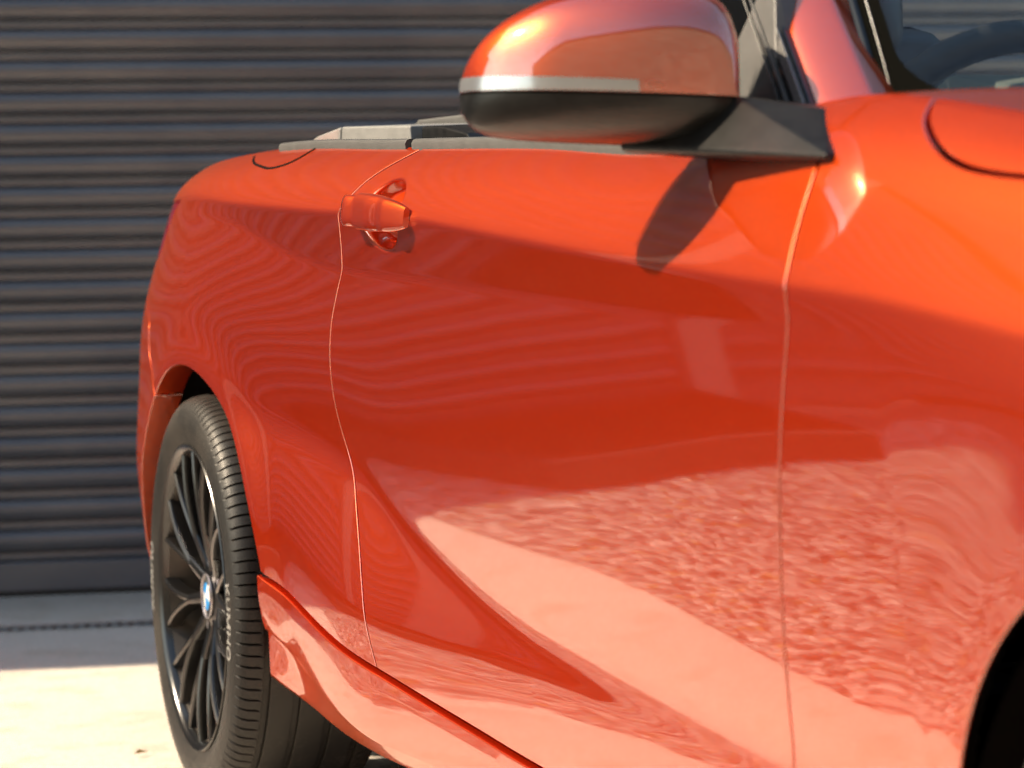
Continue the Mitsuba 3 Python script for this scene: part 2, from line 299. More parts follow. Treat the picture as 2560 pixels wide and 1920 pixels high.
def panel(name, edges, keepers=(), bsdf='paint', extra=None, parent=CAR, roll=.0017, lip=.022, label=None):
    """cut the shell by signed fields; edges = [(field, sign)]: the panel is where sign * field > gap, its rim rounded over and turned inwards"""
    V, A, F = V0.copy(), A0.copy(), FF
    for cond in keepers: F = F[cond(V[F].mean(1))]
    used = np.unique(F); m = np.full(len(V), -1); m[used] = np.arange(len(used)); V, A, F = V[used], A[used], m[F]
    lips = []
    for nm, sg in edges:
        g = .0 if nm.startswith('arch') else GAP
        for off in (g, g + .0007, g + .0017, g + roll):
            f = field(V, nm)[0] * sg - off
            V, A, F, f = cut(V, A, F, f)
            if off == g: F = F[side(F, f)]
    pos, nor = V.copy(), A.copy()
    for nm, sg in edges:
        g = .0 if nm.startswith('arch') else GAP
        f, gx, gz = field(V, nm); dd = np.maximum(f * sg - g, 0)
        k = dd < roll; t = 1 - dd / roll
        sink = np.where(k, .75 * roll * (1 - np.sqrt(np.maximum(1 - t * t, 0))), 0)
        slope = np.where(k, np.minimum(.75 * t / np.sqrt(np.maximum(1 - t * t, .03)), 4), 0)
        pos -= A * sink[:, None]
        gv = np.stack([gx * sg, np.zeros(len(V)), gz * sg], 1); gv -= A * (gv * A).sum(1, keepdims=True); gv /= np.linalg.norm(gv, axis=1, keepdims=True) + 1e-9
        nor = nor - gv * slope[:, None]
        e = np.sort(np.vstack([F[:, [0, 1]], F[:, [1, 2]], F[:, [2, 0]]]), 1)
        u, cnt = np.unique(e, axis=0, return_counts=True); u = u[cnt == 1]
        u = u[(np.abs(f * sg - g)[u] < 4e-4).all(1)]
        if len(u):
            vs = np.unique(u); mm = np.full(len(V), -1); mm[vs] = np.arange(len(vs))
            lips.append((vs, mm[u], A[vs], gv[vs], (.003 if nm.endswith('f') else .045) if nm.startswith('arch') else lip))
    nor /= np.linalg.norm(nor, axis=1, keepdims=True)
    for vs, u, Av, gv, lp in lips:
        n0 = len(pos); inner = pos[vs] - Av * lp + gv * .002
        pos = np.vstack([pos, pos[vs], inner]); nor = np.vstack([nor, -gv, -gv])
        i, j = u[:, 0] + n0, u[:, 1] + n0; k = len(vs)
        F = np.vstack([F, np.stack([i, j, j + k], 1), np.stack([i, j + k, i + k], 1)])
    k1 = add_n(parent + '__' + name, pos, nor, F, bsdf, label=label)
    return k1, pos, nor, F
def both(name, *args, **kw):
    lab = kw.pop('label_left', None)
    k1, pos, nor, F = panel(name, *args, **kw)
    m = np.array([1, -1, 1.])
    add_n(kw.get('parent', CAR) + '__' + name, pos * m, nor * m, F, kw.get('bsdf', 'paint'), flip=True)
    return k1
both('door', [('seam_r', -1), ('seam_f', 1), ('bottom', 1)], [lambda p: (p[:, 0] > -2.1) & (p[:, 0] < -.45)], label='long orange door with the mirror shadow across its shoulder')
both('quarter_panel', [('seam_r', 1), ('arch_r', 1), ('bump', -1), ('bottom', 1), ('tail', 1)], [lambda p: (p[:, 0] < -1.40)], label='orange rear wing over the rear wheel')
both('rear_bumper', [('bump', 1), ('arch_r', 1), ('tail', 1)], [lambda p: (p[:, 0] < -2.72)])
both('tail_light', [('tail', -1)], [lambda p: (p[:, 0] < -2.9) & (p[:, 2] < .96)], bsdf='tail_red', label='red tail lamp at the far rear corner')
both('front_wing', [('seam_f', -1), ('arch_f', 1), ('hood', -1), ('bottom', 1)], [lambda p: p[:, 0] > -.75], label='orange front wing beside the bonnet')
both('bonnet', [('hood', 1)], [lambda p: p[:, 0] > -.62])
# rear face
def fascia(i, x_off, name, rows):
    ring = PP[i, rows]; t = np.linspace(-1, 1, 25)
    G = np.stack([np.stack([np.full(25, 0) + p[0] + x_off * (1 - t ** 2), -p[1] * t, np.full(25, p[2])], 1) for p in ring])
    n, m = G.shape[:2]; V = G.reshape(-1, 3); F = []
    for r in range(n - 1):
        for s in range(m - 1):
            k = r * m + s; F += [(k, k + 1, k + m + 1), (k, k + m + 1, k + m)]
    add(CAR + '__' + name, (V, np.array(F)), 'paint', smooth=True)
fascia(0, -.05, 'rear_fascia', np.arange(0, n_side, 6)); fascia(-1, .08, 'front_fascia', np.arange(0, n_side, 6))

# side skirt
def skirt_mesh():
    xs = np.arange(-2.335, -.335, .01); prof = []
    for x in xs:
        z1 = float(zB(x)) - .0025; w0 = float(np.interp(x, xg, [np.interp(zB(xx), GZ[i], GW[i]) for i, xx in enumerate(xg)])) if False else W_B(x)
        zc_ = .222 + .088 * np.clip((-1.85 - x) / .47, 0, 1) ** 1.5; zl = .182 + .060 * np.clip((-2.02 - x) / .31, 0, 1) ** 2
        tk = .058 - .046 * np.clip((-2.02 - x) / .31, 0, 1) ** 1.5; out = .0048; H = z1 - zc_
        prof.append([(x, -(w0 - .03), z1 - .0012), (x, -(w0 + out - .004), z1 - .0016), (x, -(w0 + out - .0008), z1 - .0020), (x, -(w0 + out), z1 - .0036),
                     (x, -(w0 + out), z1 - .016), (x, -(w0 + out - .001), z1 - .40 * H), (x, -(w0 + out - .005), z1 - .75 * H), (x, -(w0 + out - .0085), z1 - .94 * H),
                     (x, -(w0 + out - .0105), zc_), (x, -(w0 + out - .0145), zc_ - .004), (x, -(w0 - tk), zl), (x, -(w0 - .16), zl - .005)])
    return np.array(prof)
_wb = gaussian_filter1d(np.array([np.interp(zB(xx), GZ[i], GW[i]) for i, xx in enumerate(xg)]), 2)
W_B = lambda x: float(np.interp(x, xg, _wb))
sk = skirt_mesh()
def fine(prof, n=6):
    """smooth each profile a little by Catmull-Rom resampling"""
    out = []
    for r in prof:
        t = np.arange(len(r)); tt = np.linspace(0, len(r) - 1, (len(r) - 1) * n + 1)
        out.append(np.stack([PchipInterpolator(t, r[:, k])(tt) for k in range(3)], 1))
    return np.array(out)
skf = fine(sk)
sm = loft(skf, caps=False, closed=False)
if sm.face_normals[np.argmax(sm.triangles_center[:, 2] * 0 - sm.triangles_center[:, 1])][1] > 0: sm.invert()
capv = np.vstack([skf[0], [[skf[0][0][0], -.838, .31]]]); nk_ = len(skf[0])
sm = cat(sm, trimesh.Trimesh(capv, [(k, k + 1, nk_) for k in range(nk_ - 1)], process=False))
add(CAR + '__side_skirt', sm, 'paint', smooth=50, label='orange side skirt below the door mirroring the pale ground')
m2 = sm.copy(); m2.apply_scale([1, -1, 1]); m2.invert() if False else None
add(CAR + '__side_skirt', trimesh.Trimesh(sm.vertices * [1, -1, 1], sm.faces[:, ::-1], process=False), 'paint', smooth=50)

# dark backing inside every joint, floor, wheel housings
def inset(d):
    keep = (xc > -3.5) & (xc < .70) & (jj < n_side - 8)
    V = PP - NN * d; F = np.vstack([np.stack([a, b, c], 1)[keep], np.stack([a, c, d_], 1)[keep]])
    return V.reshape(-1, 3), F
d_ = d
Vi, Fi = inset(.019)
ci = Vi[Fi].mean(1)
ok = (np.hypot(ci[:, 0] - RW[0], ci[:, 2] - RW[1]) > RA + .012) & (np.hypot(ci[:, 0] - FW[0], ci[:, 2] - FW[1]) > RAF + .012)
Fi = Fi[ok]; u_ = np.unique(Fi); mm_ = np.full(len(Vi), -1); mm_[u_] = np.arange(len(u_)); Vi = Vi[u_]; Fi = mm_[Fi]
add(CAR + '__inner_body', (np.vstack([Vi, Vi * [1, -1, 1]]), np.vstack([Fi, Fi[:, ::-1] + len(Vi)])), 'black_gap', smooth=False)
def arch_liner(cx, RA=RA):
    t = np.linspace(.06 if cx < -1 else -.12, np.pi + .12, 40); rings = []
    y0 = -.858 if cx < -1 else -.820
    for y in (y0, y0 + .012, -.52):
        r = RA + (.004 if y < y0 + .005 else .02)
        rings.append(np.stack([cx + r * np.cos(t), np.full(40, y), (.315 if cx < -1 else .284) + r * np.sin(t)], 1))
    m = loft(rings, caps=False, closed=False)
    disk = Polygon([(cx + .40 * math.cos(s), .317 + .40 * math.sin(s)) for s in t]); w = trimesh.creation.extrude_polygon(disk, .01, engine='earcut')
    w.vertices = w.vertices[:, [0, 2, 1]] * [1, 1, 1]; w.vertices[:, 1] -= .52
    return cat(m, w)
for cx in (RW[0], FW[0]):
    m = arch_liner(cx, RA if cx < -1 else RAF); add(CAR + '__arch_liner', m, 'black_gap', smooth=False)
    add(CAR + '__arch_liner', trimesh.Trimesh(m.vertices * [1, -1, 1], m.faces[:, ::-1], process=False), 'black_gap', smooth=False)
add(CAR + '__floor', cat(box(-2.30, -.39, -.78, .78, .19, .25), box(-3.55, -2.30, -.50, .50, .22, .30), box(-.39, .66, -.50, .50, .2, .3)), 'black_gap', smooth=False)

# ---------------------------------------------------------------- belt trim, shut lines, lid panels
xt = np.arange(-2.40, -.76, .02); iT = [int(np.argmin(abs(xg - x))) for x in xt]
edge = np.stack([PP[i, n_side - 1] for i in iT]); edge[:, 0] = xt
edge[:, 1] = np.interp(xt, xg, PP[:, n_side - 1, 1]); edge[:, 2] = np.interp(xt, xg, PP[:, n_side - 1, 2])
def trim(e, h=.0105, t=.016, lo=-.004):
    rings = []
    for p in e: rings.append([p + [0, -.0035, lo], p + [0, -.0045, h * .4], p + [0, -.002, h * .85], p + [0, .002, h], p + [0, t, h * .9], p + [0, t, lo]])
    return loft(rings)
split = int(np.argmin(abs(xt + 1.735)))
add(CAR + '__belt_trim', trim(edge[split + 1:] - [.0, 0, 0]), 'grey_plastic', smooth=40, label='grey rubber strip along the top of the door')
e2 = edge[:split + 1].copy(); e2[-1, 0] -= .006
add(CAR + '__belt_trim', trim(e2), 'grey_plastic', smooth=40)
def on_side(x, z, out=0.0):
    i = np.searchsorted(xg, x); i = min(max(i, 1), len(xg) - 1); f = (x - xg[i - 1]) / (xg[i] - xg[i - 1])
    w = np.interp(z, GZ[i - 1], GW[i - 1]) * (1 - f) + np.interp(z, GZ[i], GW[i]) * f
    return np.array([x, -(w + out), z])
def groove(pts, name, r=.0022, bsdf='black_gap'):
    a = np.asarray(pts, float); t = np.linspace(0, len(a) - 1, 40)
    a = np.stack([PchipInterpolator(np.arange(len(a)), a[:, k])(t) for k in (0, 1)], 1)
    add(CAR + '__' + name, tube([on_side(x, z, -.0008) for x, z in a], r, 8), bsdf)
groove([(-2.515, .996), (-2.46, .985), (-2.39, .977), (-2.31, .971), (-2.24, .975), (-2.21, .984), (-2.20, .995)], 'lid_joint')
# folded-roof cover: side panels, padded lid, hoops
for s in (-1, 1):
    Y = lambda v: s * v
    def slab(pts, y0, y1, r=.004):
        return hull([(x, Y(y0), z) for x, z in pts] + [(x, Y(y1), z + .004) for x, z in pts], r)
    add(CAR + '__roof_cover_side', slab([(-2.56, 1.004), (-2.44, 1.020), (-2.32, 1.026), (-2.325, 1.002)], .725, .60), 'body_grey')
    add(CAR + '__roof_cover_side', slab([(-2.312, 1.002), (-2.306, 1.026), (-1.99, 1.010), (-1.985, .986)], .725, .60), 'body_grey')
    add(CAR + '__roof_cover_end', slab([(-1.978, .988), (-1.978, 1.008), (-1.90, 1.004), (-1.80, .990), (-1.78, .975)], .71, .60), 'black_plastic')
    add(CAR + '__roll_hoop', cat(hull([(-1.96, Y(.62), 1.0), (-1.95, Y(.62), 1.035), (-1.90, Y(.60), 1.047), (-1.80, Y(.60), 1.044), (-1.79, Y(.60), 1.03), (-1.93, Y(.60), 1.02)], .006),
        hull([(-1.96, Y(.56), .98), (-1.84, Y(.56), .98), (-1.96, Y(.56), 1.03), (-1.86, Y(.56), 1.03), (-1.90, Y(.22), 1.03), (-1.90, Y(.22), .98)], .012)), 'black_plastic')
add(CAR + '__roof_cover', hull([(-2.54, -.56, 1.02), (-2.54, .56, 1.02), (-2.40, -.58, 1.040), (-2.40, .58, 1.040), (-2.05, -.58, 1.032), (-2.05, .58, 1.032), (-1.98, -.58, 1.01), (-1.98, .58, 1.01), (-2.3, 0, 1.05)], .006), 'grey_plastic')

# ---------------------------------------------------------------- door handle
def handle_mesh():
    xs = -1.744 + .214 * np.concatenate([np.linspace(0, .75, 44), .75 + .25 * np.sin(np.linspace(0, np.pi / 2, 28)[1:])]); rings = []
    for x in xs:
        u = (x + 1.712) / .204
        ht = .0230 * (1 - .45 * np.clip((u - .22) / .78, 0, 1) ** 1.7) * np.clip(.86 + u / .03 * .14, .86, 1)
        hb = .0215 * (1 - .18 * np.clip((u - .3) / .7, 0, 1))  * np.clip(.86 + u / .03 * .14, .86, 1)
        zc = .8950 - .0115 * u
        e_ = max(.10, math.sqrt(max(0, 1 - (max(0, u - .55) / .45) ** 2.6))); ht *= e_; hb *= e_
        ext = .022 + .004 * min(u / .3, 1) - .0245 * max(0, (u - .3) / .7) ** 1.8
        base = -.8745 + .25 * (.8745 + on_side(x, float(zC(x)) + .012)[1])
        off, dep = .001 + ext * .55, ext * .9
        t = np.linspace(0, 2 * np.pi, 28, endpoint=False)
        ct, st_ = np.cos(t), np.sin(t)
        yy = -off + -dep * .5 * np.sign(ct) * np.abs(ct) ** .7; zz = zc + np.where(st_ > 0, ht, hb) * np.sign(st_) * np.abs(st_) ** .8
        rings.append(np.stack([np.full(28, x), base + yy + .10 * (zz - zc) * .9, zz], 1))
    return loft(rings)
hm = handle_mesh()
add(CAR + '__door__handle', hm, 'paint', smooth=65, label='orange pull handle on the door')
for s, (x0, x1) in enumerate([(-1.800, -1.7955)]):
    r = [p for p in hm.vertices[:28] + [-.0035, 0, 0]]; r2 = [p for p in hm.vertices[:28] + [-.010, .002, 0]]
    add(CAR + '__door__handle_end', loft([r2, r]), 'steel', smooth=40)
# ---------------------------------------------------------------- door mirror
MA, MB = np.array([-.822, -.790]), np.array([-.922, -1.016]); ML = np.linalg.norm(MB - MA)
mdir = (MB - MA) / ML; mfw = np.array([-mdir[1], mdir[0]])
if mfw[0] < 0: mfw = -mfw
m_top = PchipInterpolator([0, .04, .10, .2, .34, .5, .65, .78, .88, .95, 1], [1.022, 1.049, 1.060, 1.067, 1.069, 1.067, 1.061, 1.049, 1.033, 1.014, .990])
m_bot = PchipInterpolator([0, .3, .6, .8, .9, .96, 1], [.918, .930, .935, .939, .943, .951, .966])
m_dep = PchipInterpolator([0, .1, .3, .6, .8, .92, .97, 1], [.098, .108, .114, .104, .082, .054, .034, .010])
def mirror_mesh(grow=0.0):
    rings = []
    for s in np.concatenate([np.linspace(0, .8, 33), .8 + .2 * (1 - (1 - np.linspace(0, 1, 30)[1:]) ** 1.7)]):
        zt, zb, dp = float(m_top(s)) + grow, float(m_bot(s)) - grow, float(m_dep(s)) + grow
        zc, hz = zb + .40 * (zt - zb), None
        c = MA + mdir * ML * s; ring = []
        for ph in np.linspace(-np.pi / 2, np.pi / 2, 56):
            sn, cs = math.sin(ph), math.cos(ph)
            h = (zt - zc) if sn > 0 else (zc - zb)
            z = zc + h * np.sign(sn) * abs(sn) ** .78; dd = dp * cs ** (.50 if sn > 0 else .62)
            p = c + mfw * dd; ring.append((p[0], p[1], z))
        for k in np.linspace(0, 1, 8)[1:-1]:
            p = c - mfw * .012 * math.sin(np.pi * k); ring.append((p[0], p[1], zt + (zb - zt) * k))
        rings.append(ring)
    m = loft(rings); return m
def s_of(V): return ((V[:, :2] - MA) @ mdir) / ML
def z_line(s): return .9660 + .0140 * s
def piece(mesh, conds):
    V, F = np.asarray(mesh.vertices), np.asarray(mesh.faces); A = np.zeros((len(V), 1))
    for fn in conds:
        V, A, F, f = cut(V, A, F, fn(V)); F = F[side(F, f)]
    u = np.unique(F); m = np.full(len(V), -1); m[u] = np.arange(len(u))
    return trimesh.Trimesh(V[u], m[F], process=False)
MIR = CAR + '__door_mirror'
labels_mirror = {MIR + '__housing_cap': 'orange upper cap of the door mirror', MIR + '__lower_shell': 'satin black lower half of the door mirror', MIR + '__indicator_lamp': 'clear indicator strip along the mirror'}
mm0 = mirror_mesh(); mm1 = mirror_mesh(.0016)
IND = .34
cap = piece(mm0, [lambda V: V[:, 2] - z_line(s_of(V)) - .0012])
ind = piece(mm1, [lambda V: V[:, 2] - z_line(s_of(V)) - .0016, lambda V: z_line(s_of(V)) + .0140 - .004 * (1 - s_of(V)) - V[:, 2], lambda V: s_of(V) - IND - (V[:, 2] - z_line(s_of(V))) * .35])
low = piece(mm0, [lambda V: z_line(s_of(V)) - .0012 - V[:, 2]])
mid = mirror_mesh(-.004)
for nm, me, bs in (('housing_cap', cap, 'paint'), ('indicator_lamp', ind, 'lamp_lens'), ('lower_shell', low, 'black_plastic'), ('housing_core', mid, 'black_gap')):
    add(MIR + '__' + nm, me, bs, smooth=40, label=labels_mirror.get(MIR + '__' + nm))
gl = [tuple(MA + mdir * ML * s - mfw * .0145) for s in (.08, .5, .9)]
add(MIR + '__mirror_glass', hull([(x, y, z) for (x, y), zz in zip(gl, ((.94, 1.03), (.935, 1.05), (.955, 1.0))) for z in zz], .001), 'mirror_glass_mat')
foot = hull([(-.648, -.797, .948), (-.562, -.834, .909), (-.632, -.837, .911), (-.740, -.846, .919), (-.730, -.830, .962), (-.80, -.80, .963), (-.66, -.75, .947), (-.58, -.78, .907), (-.78, -.78, .92), (-.85, -.885, .931), (-.87, -.86, .953)], [.004, .003, .004, .005, .005, .006, .004, .003, .005, .006, .006])
add(MIR + '__foot', foot, 'black_plastic', smooth=75, label='black mirror foot on the door corner')

# ---------------------------------------------------------------- window pillar, seals, windscreen
PD = np.array([-.62, .15, .445]); PD /= np.linalg.norm(PD)
PL, PR = np.array([-.702, -.770, .954]), np.array([-.656, -.735, .950])
def pillar(sgn):
    rings = []
    for k in np.linspace(-.04, .78, 16):
        o = PD * k; w = 1 - .15 * k
        t = np.linspace(0, 1, 12); arc = [PL + (PR - PL) * u * w + np.array([.40, -.72, .1]) * .0045 * math.sin(np.pi * u) ** .6 for u in t]
        ring = [p + o for p in arc] + [PR + (PR - PL) * (w - 1) + np.array([-.03, .045, 0]) + o, PL + np.array([-.03, .045, 0]) + o]
        rings.append([(p[0], sgn * p[1], p[2]) for p in ring])
    return loft(rings)
add(CAR + '__window_pillar', pillar(1), 'paint', smooth=40, label='orange windscreen pillar in full sun')
add(CAR + '__window_pillar', pillar(-1), 'paint', smooth=40)
top_l = PR + PD * .77
add(CAR + '__windscreen_header', tube([(top_l[0] + .05 * (1 - (y / .6) ** 2), y, top_l[2] + .01) for y in np.linspace(top_l[1], -top_l[1], 13)], .025), 'paint')
a_ax = np.array([.073, .005, -.010]); a_ax /= np.linalg.norm(a_ax); n_ax = np.cross(PD, a_ax)
if n_ax[1] > 0: n_ax = -n_ax
for off, hu, hn, pr, bs, nm in ((-.0042, .0030, .006, .004, 'black_gloss', 'window_seal'), (-.0098, .0013, .006, .0065, 'dark_chrome', 'seal_strip'), (-.0215, .0092, .005, .0045, 'grey_rubber', 'window_seal'), (-.0345, .0028, .006, .003, 'black_gloss', 'window_seal'), (-.0405, .0026, .006, .0065, 'grey_plastic', 'window_seal'), (-.0475, .0040, .006, .003, 'black_gloss', 'window_seal'), (-.0545, .0018, .006, .0055, 'dark_chrome', 'seal_strip')):
    p0 = PL + a_ax * off + n_ax * pr
    add(CAR + '__' + nm, bar(p0 - PD * .012, p0 + PD * .5, a_ax, n_ax, hu, hn, min(.0022, hu * .45)), bs, smooth=35)
def sail_pt(x, z, o=0): return (x, -.778 + .3 * (z - .96) - o, z)
add(MIR + '__sail_panel', hull([sail_pt(-.900, .968), sail_pt(-.900, 1.000), sail_pt(-.862, 1.075), sail_pt(-.842, 1.082), sail_pt(-.772, .968), sail_pt(-.900, .968, -.02), sail_pt(-.848, 1.08, -.02), sail_pt(-.772, .968, -.02)], .002), 'grey_plastic', smooth=25, label='grey corner panel between mirror and pillar')
NB = 40
def screen(a, t):
    y = a * ((1 - t) * .712 + t * .60)
    k = 1 - a * a
    x = (1 - t) * (-.690 + .25 * k) + t * (-1.168 + .13 * k); z = (1 - t) * (.944 + .02 * k) + t * (1.292 + .03 * k)
    h = .03 * math.sin(np.pi * t)
    return np.array([x + h * .5, y, z + h])
ga, gt = np.linspace(-1, 1, 81), np.linspace(0, 1, 61)
SG = np.array([[screen(a_, t_) for t_ in gt] for a_ in ga])
si = np.arange(81 * 61).reshape(81, 61)
SF = np.vstack([np.stack([si[:-1, :-1].ravel(), si[1:, :-1].ravel(), si[1:, 1:].ravel()], 1), np.stack([si[:-1, :-1].ravel(), si[1:, 1:].ravel(), si[:-1, 1:].ravel()], 1)])
SA = np.stack([np.repeat(ga, 61), np.tile(gt, 81)], 1)
def frit_f(A):
    w, h = .70, .56; x, y = np.abs(A[:, 0]) * w, A[:, 1] * h
    bx, by, r = w - .0175, .006, .075
    qx, qy = x - (bx - r), np.maximum(by + r - y, y - (h - .04 - r))
    return np.minimum(np.maximum(qx, qy), 0) + np.hypot(np.maximum(qx, 0), np.maximum(qy, 0)) - r
SV = SG.reshape(-1, 3)
V, A, F, f = cut(SV, SA, SF, frit_f(SA))
fr = side(F, f)
scn = trimesh.Trimesh(SV, SF, process=False); vn = scn.vertex_normals; vn = vn * np.sign(vn[:, [0]].mean())
add(CAR + '__windscreen__pane', (SV, SF), 'glass', smooth=True, label='windscreen with the dark cabin behind it')
Vf = V + np.array([.60, 0, .80]) * .003
add(CAR + '__windscreen__black_border', (Vf, F[fr]), 'frit_black', smooth=True, label='black border of the windscreen glass')
ed = np.array([screen(-1, t) for t in np.linspace(0, .98, 20)])
add(CAR + '__windscreen__edge_seal', cat(tube(ed + [0.004, .008, .004], .0012, 8)), 'dark_chrome')
add(CAR + '__windscreen__edge_seal', cat(tube(ed + [.001, -.002, -.001], .0045, 8)), 'black_gloss')
add(CAR + '__cowl', hull([(-.66, -.70, .925), (-.66, .70, .925), (-.44, -.60, .925), (-.40, .0, .94), (-.44, .60, .925), (-.66, 0, .95)], .004), 'black_gap')

# ---------------------------------------------------------------- cabin
def seat(y0):
    S_ = CAR + '__seat'
    k = key_for(S_ + '__backrest').replace('__backrest', '')
    sfx = key_for(S_ + '__backrest')[len(S_ + '__backrest'):]
    root = S_ + sfx
    add(root + '__backrest', hull([(-1.42, y0 - .20, .50), (-1.42, y0 + .20, .50), (-1.60, y0 - .235, .80), (-1.60, y0 + .235, .80), (-1.68, y0 - .17, 1.02), (-1.68, y0 + .17, 1.02), (-1.54, y0, .6)], .05), 'leather', smooth=40)
    add(root + '__headrest', hull([(-1.69, y0 - .115, 1.08), (-1.69, y0 + .115, 1.08), (-1.70, y0 - .125, 1.17), (-1.70, y0 + .125, 1.17), (-1.70, y0 - .09, 1.23), (-1.70, y0 + .09, 1.23)], .035), 'leather', smooth=40)
    add(root + '__cushion', hull([(-1.45, y0 - .21, .42), (-1.45, y0 + .21, .42), (-.98, y0 - .21, .47), (-.98, y0 + .21, .47), (-1.2, y0 - .23, .50), (-1.2, y0 + .23, .50)], .05), 'leather', smooth=40)
# (two front seats, one thing each under the car)
for y0, root in ((-.37, 'seat'), (.37, 'seat_001')):
    k = CAR + '__' + root
    add(k + '__backrest', hull([(-1.42, y0 - .20, .50), (-1.42, y0 + .20, .50), (-1.58, y0 - .235, .80), (-1.58, y0 + .235, .80), (-1.62, y0 - .185, 1.06), (-1.62, y0 + .185, 1.06), (-1.50, y0, .6)], .055), 'leather', smooth=40)
    add(k + '__headrest', hull([(-1.60, y0 - .12, 1.10), (-1.60, y0 + .12, 1.10), (-1.62, y0 - .13, 1.17), (-1.62, y0 + .13, 1.17), (-1.62, y0 - .09, 1.24), (-1.62, y0 + .09, 1.24)], .04), 'leather', smooth=40)
    add(k + '__cushion', hull([(-1.45, y0 - .21, .42), (-1.45, y0 + .21, .42), (-.98, y0 - .21, .47), (-.98, y0 + .21, .47), (-1.2, y0 - .23, .50), (-1.2, y0 + .23, .50)], .05), 'leather', smooth=40)
SWC, SWN = np.array([-1.02, -.418, .876]), np.array([-.90, 0, .43]); SWN /= np.linalg.norm(SWN)
su = np.array([0, 1., 0]); sv = np.cross(su, SWN); sv *= np.sign(sv[2])
tt = np.linspace(0, 2 * np.pi, 64, endpoint=False)
rings = []
for t in tt:
    c = SWC + .183 * (math.cos(t) * su + math.sin(t) * sv); e = math.cos(t) * su + math.sin(t) * sv
    rings.append([c + .0165 * (math.cos(p) * e + math.sin(p) * SWN) for p in np.linspace(0, 2 * np.pi, 14, endpoint=False)])
rings.append(rings[0])
add(CAR + '__steering_wheel__rim', loft(rings, caps=False), 'leather', smooth=60, label='leather steering wheel rim seen through the windscreen')
add(CAR + '__steering_wheel__hub', hull([SWC + .075 * (math.cos(t) * su + .8 * math.sin(t) * sv) - SWN * .01 for t in tt[::6]] + [SWC + .055 * (math.cos(t) * su + .8 * math.sin(t) * sv) + SWN * .02 for t in tt[::6]], .008), 'grey_leather', smooth=40)
for e in (su, -su, -sv): add(CAR + '__steering_wheel__spoke', bar(SWC + e * .06, SWC + e * .175, np.cross(e, SWN), SWN, .016, .006), 'black_plastic')
add(CAR + '__dashboard', cat(hull([(-.98, -.68, .60), (-.98, .68, .60), (-1.0, -.66, .86), (-1.0, .66, .86), (-.66, -.66, .90), (-.66, .66, .90), (-.66, -.66, .60), (-.66, .66, .60)], .03)), 'leather', smooth=40)
add(CAR + '__dashboard__instrument_hood', hull([(-.96, -.585, .90), (-.96, -.22, .90), (-.93, -.55, .955), (-.93, -.25, .955), (-.92, -.515, .985), (-.92, -.29, .985), (-.76, -.56, .90), (-.76, -.24, .90), (-.80, -.51, .965), (-.80, -.30, .965)], .016), 'grey_leather', smooth=40, label='grained grey hood over the instruments')
add(CAR + '__rear_bench', cat(hull([(-1.95, -.50, .55), (-1.95, .50, .55), (-2.12, -.52, .93), (-2.12, .52, .93), (-2.02, -.5, .93), (-2.02, .5, .93)], .04), box(-2.0, -1.6, -.5, .5, .42, .52)), 'leather', smooth=40)
add(CAR + '__cabin_floor', cat(box(-2.3, -.66, -.72, .72, .26, .30), box(-2.3, -.8, -.09, .09, .3, .62), box(-2.35, -2.28, -.72, .72, .26, .99)), 'carpet', smooth=False)
for s in (-1, 1): add(CAR + '__door_card', box(-1.80, -.70, *sorted((s * .735, s * .70)), .35, .93), 'leather', smooth=False)

# ---------------------------------------------------------------- wheels
R0, RIMR = .3175, .2365
def tyre_mesh(wd=.245, pitches=112, sub=9, groove_d=.0042):
    h = wd / 2
    prof = [(h - .030, .226), (h - .012, .229), (h - .007, .2365), (h - .0075, .243), (h - .0035, .252), (h - .0005, .266), (h, .275), (h - .0015, .286), (h - .004, .2925), (h - .0042, .2945), (h - .0075, .3005), (h - .0105, .3045), (h - .0115, .3055), (h - .016, .3095), (h - .024, .3135), (h - .034, .3155)]
    tread = []
    for c in (h - .049, .026): tread += [(c + .0075, .3165), (c + .0055, .3158), (c + .0048, .3095), (c - .0048, .3095), (c - .0055, .3158), (c - .0075, .3166)]
    half = prof + tread
    full = half + [(-y, r) for y, r in half[::-1]]
    full = np.array(full); n = pitches * sub
    th = np.arange(n) / n * 2 * np.pi
    ph = (np.arange(n) % sub)
    in_g = (ph == 0)
    rings = []
    for t, g, k in zip(th, in_g, ph):
        y, r = full[:, 0].copy(), full[:, 1].copy()
        sh = (np.abs(y) > h - .036) & (r > .3000)
        if g: r = r - np.where(sh, groove_d * np.clip((r - .2995) / .006, 0, 1), 0); y = y - np.where(sh, np.sign(y) * .0022, 0)
        rings.append(np.stack([r * np.cos(t), y, r * np.sin(t)], 1))
    rings.append(rings[0])
    m = loft(rings, caps=False, closed=False)
    if m.volume < 0: m.invert()
    return m
def lathe(prof, n=96):
    prof = np.asarray(prof, float); th = np.linspace(0, 2 * np.pi, n, endpoint=False)
    rings = [np.stack([prof[:, 1] * math.cos(t), prof[:, 0], prof[:, 1] * math.sin(t)], 1) for t in th]; rings.append(rings[0])
    return loft(rings, caps=False, closed=False)
def outward(m):   # faces away from the wheel's middle line
    return m
def polar(r, t, y): return np.array([r * math.cos(t), y, r * math.sin(t)])
